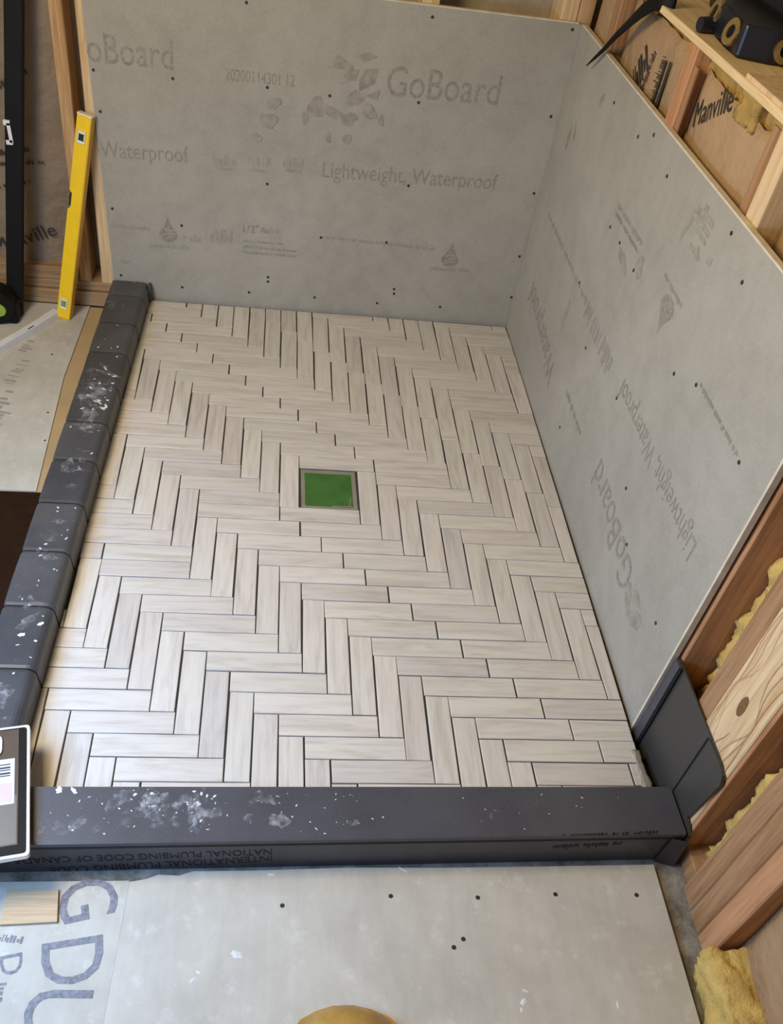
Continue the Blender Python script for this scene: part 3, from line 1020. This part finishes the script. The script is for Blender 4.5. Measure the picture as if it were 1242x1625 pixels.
# ------------------------------------------------------------------ front curb
curb_f = empty('shower_curb', (9, -34.4, -1))
tag(curb_f, 'long front shower curb covered in smooth dark membrane with code lettering on its outer face', 'curb', 'shower curbs')


def fy_in(x): return -33.40 + .0090 * (x + 1.5)
def fy_out(x): return -35.46 + .0340 * (x + 1.1) if x > 9 else -35.46 + .0300 * (x + 1.1)


def front_profile(x, zt, grow, zb):
    yi, yo = fy_in(x) + grow, -35.33 + .018 * (x - 9) - grow
    r = .14
    pts = [(yo, zb), (yo, zt - r)]
    for k in range(1, 5):
        t = math.pi - math.pi / 2 * k / 4
        pts.append((yo + r + r * math.cos(t), zt - r + r * math.sin(t)))
    for k in range(0, 5):
        t = math.pi / 2 - math.pi / 2 * k / 4
        pts.append((yi - r + r * math.cos(t), zt - r + r * math.sin(t)))
    pts.append((yi, zb))
    return pts


XE = 21.86
mobj('body', loft([[(x, y, z) for y, z in front_profile(x, .96, 0, -1.0)] for x in (-4.6, 9, XE)]), M['membrane_f'], curb_f)
# top sheet: sits over the body and turns down a little way over the outer face
def top_sheet(x):
    yi, yo = fy_in(x) + .02, -35.33 + .018 * (x - 9) - .05
    return [(yi, .955), (yi, 1.0), (yo + .08, 1.0), (yo + .01, .97), (yo, .90), (yo, .80), (yo + .045, .80), (yo + .045, .90), (yo + .1, .955)]
mobj('top_sheet', loft([[(x, y, z) for y, z in top_sheet(x)] for x in (-4.6, 0, 9, 16, XE)]), M['membrane_f'], curb_f)
mobj('sheet_shadow_gap', loft([[(x, -35.33 + .018 * (x - 9) - .055 + dy, z) for dy, z in ((0, .66), (0, .80), (.05, .80), (.05, .66))] for x in (-4.6, 9, XE)]), M['crease'], curb_f)  # black strip painted as the shadow gap below the top sheet
for t, o, wv, hv in CURB_TEXT:
    fx = lambda x: -35.33 + .018 * (x - 9) - .012
    o2 = (o[0], fx(o[0]), o[2]); w2 = (wv[0], fx(o[0] + wv[0]) - fx(o[0]), wv[2])
    lettering(t, o2, w2, hv, (0, -1, 0), M['curb_print'], curb_f)
sp = [(rnd.uniform(-1, 11), rnd.uniform(-35.2, -33.5), rnd.uniform(.015, .055)) for _ in range(60)]
sp += [(4.3 + rnd.gauss(0, .3), -33.9 + rnd.gauss(0, .3), rnd.uniform(.03, .09)) for _ in range(14)]
sp += [(2.4 + rnd.gauss(0, .4), -33.8 + rnd.gauss(0, .2), rnd.uniform(.03, .1)) for _ in range(10)]
sp += [(rnd.uniform(11, 20), rnd.uniform(-35.0, -33.5), rnd.uniform(.02, .05)) for _ in range(12)] + [(-.6, -33.5, .16), (-.1, -33.52, .14)]
sm = [(2.4 + rnd.gauss(0, .5), -33.9 + rnd.gauss(0, .25), rnd.uniform(.25, .6)) for _ in range(8)] + [(4.2 + rnd.gauss(0, .4), -34.0 + rnd.gauss(0, .35), rnd.uniform(.25, .6)) for _ in range(8)] + [(rnd.uniform(-1, 10), rnd.uniform(-35.0, -33.7), rnd.uniform(.2, .5)) for _ in range(16)]
o = mobj('dust_smears', splat_bm(sm, 8, 1.0), M['dust'], curb_f)
o['kind'] = 'stuff'
o = mobj('thinset_splashes', splat_bm(sp, 9, 1.003), M['white'], curb_f)
o['kind'] = 'stuff'

# ------------------------------------------------------------------ membrane turned up on the right wall
mem = empty('membrane_sheet', (21.95, -32, -1))
tag(mem, 'dark grey membrane sheet turned up the studs at the end of the front curb', 'membrane')
poly = [(-29.64, -.95), (-29.64, 4.45), (-34.35, 4.42), (-34.75, 4.3), (-34.92, 4.0), (-34.6, 1.2), (-35.15, .9), (-35.35, -.95)]
mobj('sheet', bm_prism([(22.02, y, z) for y, z in poly], (.07, 0, 0)), M['membrane_r'], mem)
poly = [(-33.32, -.9), (-33.28, 4.38), (-34.35, 4.42), (-34.75, 4.3), (-34.92, 4.0), (-34.6, 1.2), (-35.15, .9), (-35.35, -.9)]
mobj('overlap', bm_prism([(21.96, y, z) for y, z in poly], (.055, 0, 0)), M['membrane_r'], mem)
mobj('overlap_edge', bm_beam((21.95, -33.29, .95), (21.95, -33.26, 4.38), (1, 0, 0), .05, .06), M['crease'], mem)
mobj('edge_strip', bm_box(21.86, 22.01, -30.12, -29.66, -.9, 4.43, .02), M['membrane_f'], mem)
mobj('edge_strip_joint', bm_box(21.92, 22.015, -30.22, -30.13, -.9, 4.4), M['crease'], mem)
mobj('corner_fold', bm_prism([(21.3, -35.20, -.98), (22.0, -35.42, -.98), (22.0, -35.35, .72), (21.4, -35.20, .72)], (0, .03, 0)), M['membrane_r'], mem)

# ------------------------------------------------------------------ drain
dr = empty('shower_drain', (9.5, -14.5 * SY, -.15))
tag(dr, 'square shower drain with a green protective cover in the middle of the tile floor', 'drain')
X0, X1, Y0, Y1 = 8.08, 10.92, -16 * SY + .06, -13 * SY - .06
mobj('frame', bm_join([bm_box(X0, X1, Y0, Y0 + .14, -.13, -.05, .01), bm_box(X0, X1, Y1 - .26, Y1, -.13, -.05, .01),
                       bm_box(X0, X0 + .2, Y0 + .14, Y1 - .26, -.13, -.05, .01), bm_box(X1 - .22, X1, Y0 + .14, Y1 - .26, -.13, -.05, .01)]), M['grate'], dr)
mobj('green_cover', bm_box(X0 + .2, X1 - .22, Y0 + .14, Y1 - .26, -.125, -.045, .02), M['green'], dr)
mobj('film_wrinkle', bm_join([bm_beam((9.6, Y0 + .17, -.04), (10.65, Y0 + .2, -.03), (0, 1, 0), .05, .02, .008), bm_beam((10.5, Y0 + .2, -.04), (10.6, Y0 + .9, -.03), (1, 0, 0), .05, .02, .008)]), M['grate'], dr)

# ------------------------------------------------------------------ floor boards outside the shower
cb = mobj('cement_board', bm_prism([(1.95, -36.0, -1.0), (1.45, -46, -1.0), (21.0, -46, -1.0), (21.16, -35.42, -1.0), (17.0, -35.48, -1.0), (13.0, -35.52, -1.0), (9.5, -35.50, -1.0), (6.2, -35.60, -1.0), (4.1, -35.62, -1.0), (3.6, -35.78, -1.0), (2.9, -35.74, -1.0), (2.5, -35.9, -1.0)], (0, 0, .2)), M['cement'])
tag(cb, 'large bare cement board on the floor in front of the shower', 'board', 'floor boards')
for x, y in FLOOR_SCREWS:
    mobj('screw', bm_cyl((x, y, ZF - .02), (x, y, ZF + .012), .09, .08, 10), M['screw'], cb)
sp = [(15.16, -40.25, .16), (15.3, -39.9, .12), (15.05, -40.5, .1), (5.7, -38.55, .22), (4.33, -39.34, .12), (4.5, -39.1, .1), (18.38, -40.42, .12), (6.81, -35.75, .12), (11.58, -35.6, .14)]
sp += [(rnd.uniform(2.2, 20.5), rnd.uniform(-41, -35.8), rnd.uniform(.015, .05)) for _ in range(40)]
o = mobj('thinset_specks', splat_bm(sp, 12, ZF), M['white'], cb); o['kind'] = 'stuff'
cb2 = mobj('cement_board', bm_prism([(-8, -36.0, -1.0), (-8, -46, -1.0), (1.445, -46, -1.0), (1.945, -35.95, -1.0)], (0, 0, .19)), M['cement'])
tag(cb2, 'printed floor board with big grey letters at the lower left corner', 'board', 'floor boards')
for t, o, wv, hv in FLOOR_TEXT:
    if o[1] < -30: lettering(t, (o[0], o[1], ZF + .002), wv, hv, (0, 0, 1), M['floor_print'], cb2)
cb3 = mobj('cement_board', bm_prism([(-16, -15.9, -1.0), (-4.98, -15.6, -1.0), (-5.35, -5.5, -1.0), (-5.1, 2.7, -1.0), (-16, 2.7, -1.0)], (0, 0, .2)), M['cement'])
tag(cb3, 'pale floor board with faded print left of the side curb under the yellow level', 'board', 'floor boards')
for t, o, wv, hv in FLOOR_TEXT:
    if o[1] > -30: lettering(t, (o[0], o[1], ZF + .006), wv, hv, (0, 0, 1), M['floor_print2'], cb3)
for x, y in ((-5.6, -9.0), (-5.3, -11.5), (-6.4, -3.2)):
    mobj('screw', bm_cyl((x, y, ZF - .02), (x, y, ZF + .012), .07, .06, 10), M['screw'], cb3)
tan = mobj('underlay_strip', bm_prism([(-4.97, -15.7, -1.0), (-4.16, -15.7, -1.0), (-3.72, 2.7, -1.0), (-5.08, 2.7, -1.0), (-5.33, -5.5, -1.0)], (0, 0, .14)), M['tan_sheet'])
tag(tan, 'narrow tan underlay strip between the pale floor board and the side curb', 'underlay')
pap = mobj('shaded_brown_paper', bm_prism([(-16, -32, -1.0), (-4.60, -32, -1.0), (-4.17, -15.72, -1.0), (-4.98, -15.72, -1.0), (-16, -16.0, -1.0)], (0, 0, .22)), M['brown_sheet'])
tag(pap, 'brown paper sheet painted dark for shade on the floor outside the side curb', 'paper')

# ------------------------------------------------------------------ yellow spirit level leaning on the stud
lv = empty('spirit_level', (-6.3, 1.2, -.8))
tag(lv, 'yellow spirit level leaning against the studs at the left end of the rear wall', 'spirit level')
P0, P1 = Vector((-6.42, 1.12, -.78)), Vector((-4.16, 2.62, 10.72))
ax = (P1 - P0).normalized()
wv = Vector((1, -.25, 0)); wv = (wv - ax * wv.dot(ax)).normalized()
dv = ax.cross(wv)                               # points away from camera or toward: keep a sign
if dv.y > 0: dv = -dv
L = (P1 - P0).length


def lv_pt(a, s, d): return P0 + wv * a + ax * s + dv * d


def lv_box(a0, a1, s0, s1, d0, d1, bev=0):
    bm = bmesh.new()
    bmesh.ops.create_cube(bm, size=1.0)
    for v in bm.verts:
        x, y, z = v.co
        v.co = lv_pt(a0 + (x + .5) * (a1 - a0), s0 + (z + .5) * (s1 - s0), d0 + (y + .5) * (d1 - d0))
    if bev: bmesh.ops.bevel(bm, geom=bm.edges[:], offset=bev, segments=2, affect='EDGES', profile=.5)
    return bm


# body outline with the vial notch in its left edge
hw = .40
out = [(-hw, 0), (hw, 0), (hw, L), (-hw, L), (-hw, L * .655), (-hw + .16, L * .64), (-hw + .16, L * .575), (-hw, L * .56)]
mobj('body', bm_prism([lv_pt(a, s, .22) for a, s in out], -dv * .44), M['yellow'], lv)
mobj('side_rail', lv_box(hw - .02, hw + .05, .05, L - .05, -.2, .24, .015), M['yellow_side'], lv)
mobj('end_cap', lv_box(-hw - .01, hw + .05, L - .03, L + .05, -.23, .23, .02), M['offwhite'], lv)
mobj('end_cap', lv_box(-hw - .01, hw + .05, -.05, .03, -.23, .23, .02), M['yellow_side'], lv)
for s, mt in ((L - 1.15, 'vial'), (.95, 'vial_green')):
    fr = mobj('vial_frame', lv_box(-.26, .2, s - .32, s + .32, .2, .25, .04), M['offwhite'], lv)
    mobj('vial', lv_box(-.17, .11, s - .17, s + .17, .245, .27, .03), M[mt], fr)
mobj('top_vial', lv_box(-hw + .02, -hw + .17, L * .58, L * .635, -.16, .16, .02), M['vial'], lv)

# ------------------------------------------------------------------ black rail tool, white strip
rail = empty('rail_tool', (-9.1, .8, -.8))
tag(rail, 'tall black metal rail with round silver badge leaning at the far left edge', 'rail')
A, Bp = Vector((-9.35, 1.1, -.75)), Vector((-6.75, 2.75, 18.5))
mobj('rail', bm_beam(A, Bp, (1, 0, 0), .95, .45, .08, 2), M['black'], rail)
axr = (Bp - A).normalized()
badge = A + axr * .95 + Vector((0, -.28, .0))
bd = mobj('badge', bm_cyl(badge, badge + Vector((0, -.08, .02)), .33, .30, 24), M['offwhite'], rail)
mobj('badge_centre', bm_cyl(badge + Vector((0, -.085, .02)), badge + Vector((0, -.1, .025)), .19, .18, 20), M['grey_pl'], bd)
hd = mobj('foot', bm_join([bm_cyl((-10.1, -.35, .35), (-10.1, .8, .4), 1.12, 1.08, 24), bm_box(-10.9, -8.9, -.2, 1.2, -.79, .5, .2, 2)]), M['black'], rail)
mobj('foot_label', bm_cyl((-9.85, -.34, .2), (-9.85, -.42, .2), .42, .38, 20), M['lime'], rail)
hk = A + axr * 11.1 + Vector((-.5, -.28, 0))
mobj('clip', bm_join([bm_beam(hk, hk + Vector((.28, 0, 0)), (0, 0, 1), .18, .15, .03), bm_beam(hk + Vector((.22, 0, 0)), hk + Vector((.26, 0, -1.0)), (1, 0, 0), .13, .15, .03), bm_beam(hk + Vector((0, 0, -1.0)), hk + Vector((.28, 0, -1.0)), (0, 0, 1), .18, .15, .03)]), M['white_metal'], rail)

strip = empty('metal_strip', (-8.3, -.5, -.8))
tag(strip, 'white metal strip lying on the pale floor board behind the foot of the yellow level', 'strip')
path = [(-10.9, -5.6), (-10.1, -4.1), (-9.2, -2.5), (-8.3, -1.0), (-7.5, .45), (-6.85, 1.75)]
for nm, off, wd, z0, z1, mt in (('flange', 0, .85, -.79, -.72, 'white_metal'), ('upstand', -.38, .09, -.72, -.42, 'white_metal')):
    prs = []
    for i, (x, y) in enumerate(path):
        j = min(i, len(path) - 2)
        t = Vector((path[j + 1][0] - path[j][0], path[j + 1][1] - path[j][1])).normalized()
        nx, ny = -t.y, t.x
        c = Vector((x - nx * off * -1, y - ny * off * -1))
        prs.append([(c.x + nx * wd / 2, c.y + ny * wd / 2, z0), (c.x - nx * wd / 2, c.y - ny * wd / 2, z0), (c.x - nx * wd / 2, c.y - ny * wd / 2, z1), (c.x + nx * wd / 2, c.y + ny * wd / 2, z1)])
    mobj(nm, loft(prs), M[mt], strip)
mobj('slot', bm_beam((-8.2, -.75, -.71), (-7.95, -.3, -.71), (1, -.6, 0), .14, .02), M['ink'], strip)

# ------------------------------------------------------------------ clear-lidded case at the front-left corner
case = empty('display_case', (-2.2, -33.7, 1.1))
tag(case, 'silver rimmed black bordered case with a barcode label lying on the front-left curb corner', 'case')
q = [Vector((-1.99, -31.05, 0)), Vector((-1.03, -36.12, 0))]
ed = (q[1] - q[0]).normalized()
pv = Vector((ed.y, -ed.x, 0))
if pv.x > 0: pv = -pv
CL = (q[1] - q[0]).length
ZC = 1.16


def cpt(a, b, z): return q[0] + ed * a + pv * b + Vector((0, 0, z))      # a along the right edge, b inward to the left


def cquad(a0, a1, b0, b1, z0, z1, rnd_=0.0):
    pts = [(a0, b0), (a1, b0), (a1, b1), (a0, b1)]
    if rnd_:
        pts = []
        for (ca, cb_, t0) in ((a1 - rnd_, b1 - rnd_, 0), (a0 + rnd_, b1 - rnd_, 90), (a0 + rnd_, b0 + rnd_, 180), (a1 - rnd_, b0 + rnd_, 270)):
            for k in range(5):
                t = math.radians(t0 + 22.5 * k)
                pts.append((ca + rnd_ * math.cos(t), cb_ + rnd_ * math.sin(t)))
    return bm_prism([cpt(a, b, z0) for a, b in pts], (0, 0, z1 - z0))


mobj('rim', cquad(0, CL, 0, 4.2, ZC, ZC + .22, .12), M['silver'], case)
mobj('border', cquad(.10, CL - .10, .10, 4.1, ZC + .1, ZC + .24, .1), M['black'], case)
mobj('backing', cquad(.16, CL - .42, .36, 3.9, ZC + .12, ZC + .255), M['case_in'], case)
mobj('pale_card', cquad(CL * .56, CL - .46, .40, 3.8, ZC + .2, ZC + .262), M['case_pale'], case)
lab = mobj('label', cquad(CL * .27, CL * .62, .48, 2.4, ZC + .2, ZC + .272), M['paper'], case)
for i in range(5):
    mobj('barcode_bar', cquad(CL * (.31 + .022 * i), CL * (.31 + .022 * i + (.014 if i % 2 else .008)), .62, 1.05, ZC + .25, ZC + .278), M['ink'], lab)
mobj('pink_print', cquad(CL * .46, CL * .60, .55, 2.3, ZC + .25, ZC + .276), M['pink'], lab)
mobj('red_print', cquad(CL * .27, CL * .35, 1.15, 2.4, ZC + .25, ZC + .276), M['red'], lab)
mobj('white_bottle', cquad(CL * .06, CL * .25, .9, 2.6, ZC + .2, ZC + .32, .3), M['paper'], case)
mobj('white_bottle', cquad(CL * .64, CL * .88, 1.0, 2.6, ZC + .2, ZC + .32, .2), M['paper'], case)

# ------------------------------------------------------------------ wood-look sample
smp = mobj('tile_sample', bm_prism([(-2.02, -36.28, -.81), (-.35, -36.30, -.81), (-.2, -37.42, -.81), (-2.0, -37.5, -.81)], (0, 0, .12)), M['oak'])
tag(smp, 'small tan wood-grain sample piece on the printed floor board', 'sample')

# ------------------------------------------------------------------ boot toe at the bottom edge
boot = empty('work_boot', (9.2, -43, -.8))
tag(boot, 'tan leather work boot with its toe at the bottom edge of the picture', 'boot')
rows = []
for s, wd, ht in ((0, .15, .25), (.12, .55, .5), (.35, .95, .75), (.8, 1.25, .95), (1.6, 1.45, 1.1), (3.0, 1.45, 1.4), (4.2, 1.3, 2.0), (5.2, 1.2, 2.6), (6.4, 1.2, 2.6), (7.0, .9, 2.4)):
    pr = []
    for i in range(16):
        t = 2 * math.pi * i / 16
        cz = -.55
        pr.append((9.15 + s * .12 + wd * 1.3 * math.cos(t), -40.38 - s, cz + (ht if math.sin(t) > 0 else .15) * math.sin(t)))
    rows.append(pr)
mobj('upper', loft(rows), M['leather'], boot, smooth=True)
rows = []
for s, wd in ((-.05, .25), (.1, .7), (.35, 1.1), (.8, 1.4), (1.6, 1.58), (3.0, 1.52), (4.4, 1.35), (6.6, 1.3), (7.2, 1.0)):
    rows.append([(9.15 + s * .12 + dx * wd * 1.3, -40.38 - s, z) for dx, z in ((-1, -.8), (1, -.8), (1, -.5), (-1, -.5))])
mobj('sole', loft(rows), M['leather'], boot)

# ------------------------------------------------------------------ insulation offcut on the floor at the right
off = mobj('insulation_offcut', bm_fluff(21.35, 23.0, -45, -39.15, -.98, .72, .16, .3, 21), M['wool'], smooth=True)
tag(off, 'strip of yellow glass wool lying at the foot of the right wall studs', 'insulation')

# ------------------------------------------------------------------ black tapered strap over the right board
bmS = []
pth = [((21.62, -.95, 16.72), .05), ((21.66, -1.7, 17.25), .12), ((21.74, -2.5, 17.85), .17), ((21.8, -3.6, 18.75), .24), ((21.84, -5.0, 19.7), .36), ((21.8, -6.1, 20.35), .48), ((21.86, -7.2, 20.95), .55), ((22.3, -8.2, 21.15), .55)]
prs = []
for i, (p, r) in enumerate(pth):
    j = min(i, len(pth) - 2)
    t = (Vector(pth[j + 1][0]) - Vector(pth[j][0])).normalized()
    sd = Vector((1, 0, 0)).cross(t).normalized()
    nn = t.cross(sd)
    prs.append([tuple(Vector(p) + sd * (r / 2 * 1.3 * math.cos(2 * math.pi * k / 10)) + nn * (min(r, .2) / 2 * math.sin(2 * math.pi * k / 10))) for k in range(10)])
strap = mobj('black_strap', loft(prs), M['black'], smooth=True)
tag(strap, 'black tapering strap hanging from the ledge over the top of the right board', 'strap')

# ------------------------------------------------------------------ dark valve body on the ledge
vb = empty('valve_body', (25, -12.5, 20.95))
tag(vb, 'dark plastic tool body with brass fittings sitting on the timber ledge', 'tool')
ZL = 20.95
poly = [(22.75, -13.6), (22.5, -14.9), (23.6, -15.35), (28.5, -15.6), (28.5, -7.5), (25.6, -6.4), (24.4, -6.6), (24.3, -8.3), (23.2, -10.6), (22.7, -12.0)]
bmv = bm_prism([(x, y, ZL) for x, y in poly], (0, 0, 1.1))
bmesh.ops.bevel(bmv, geom=bmv.edges[:], offset=.12, segments=2, affect='EDGES', profile=.5)
mobj('housing', bmv, M['navy'], vb)
mobj('upper_housing', bm_box(24.4, 28.5, -13.6, -8.6, ZL + 1.0, ZL + 2.0, .25, 2), M['navy'], vb)
mobj('grey_cover', bm_box(25.8, 28.5, -12.2, -8.9, ZL + 1.95, ZL + 2.2, .1), M['grey_pl'], vb)
mobj('lug', bm_cyl((22.15, -11.75, ZL + .28), (22.95, -11.6, ZL + .3), .26, .3, 16), M['navy'], vb)
for c, d, r in (((22.80, -11.45, ZL + .66), (-.9, .1, .25), .50), ((22.58, -13.95, ZL + .60), (-1, -.15, .25), .45), ((24.05, -15.40, ZL + .52), (-.15, -1, .15), .42)):
    d = Vector(d).normalized() * .14
    c = Vector(c)
    f = mobj('brass_fitting', bm_ring(c, c + d, r, r * .5, 20), M['brass'], vb)
    mobj('fitting_core', bm_cyl(c, c + d * .5, r * .48, r * .48, 14), M['black'], f)
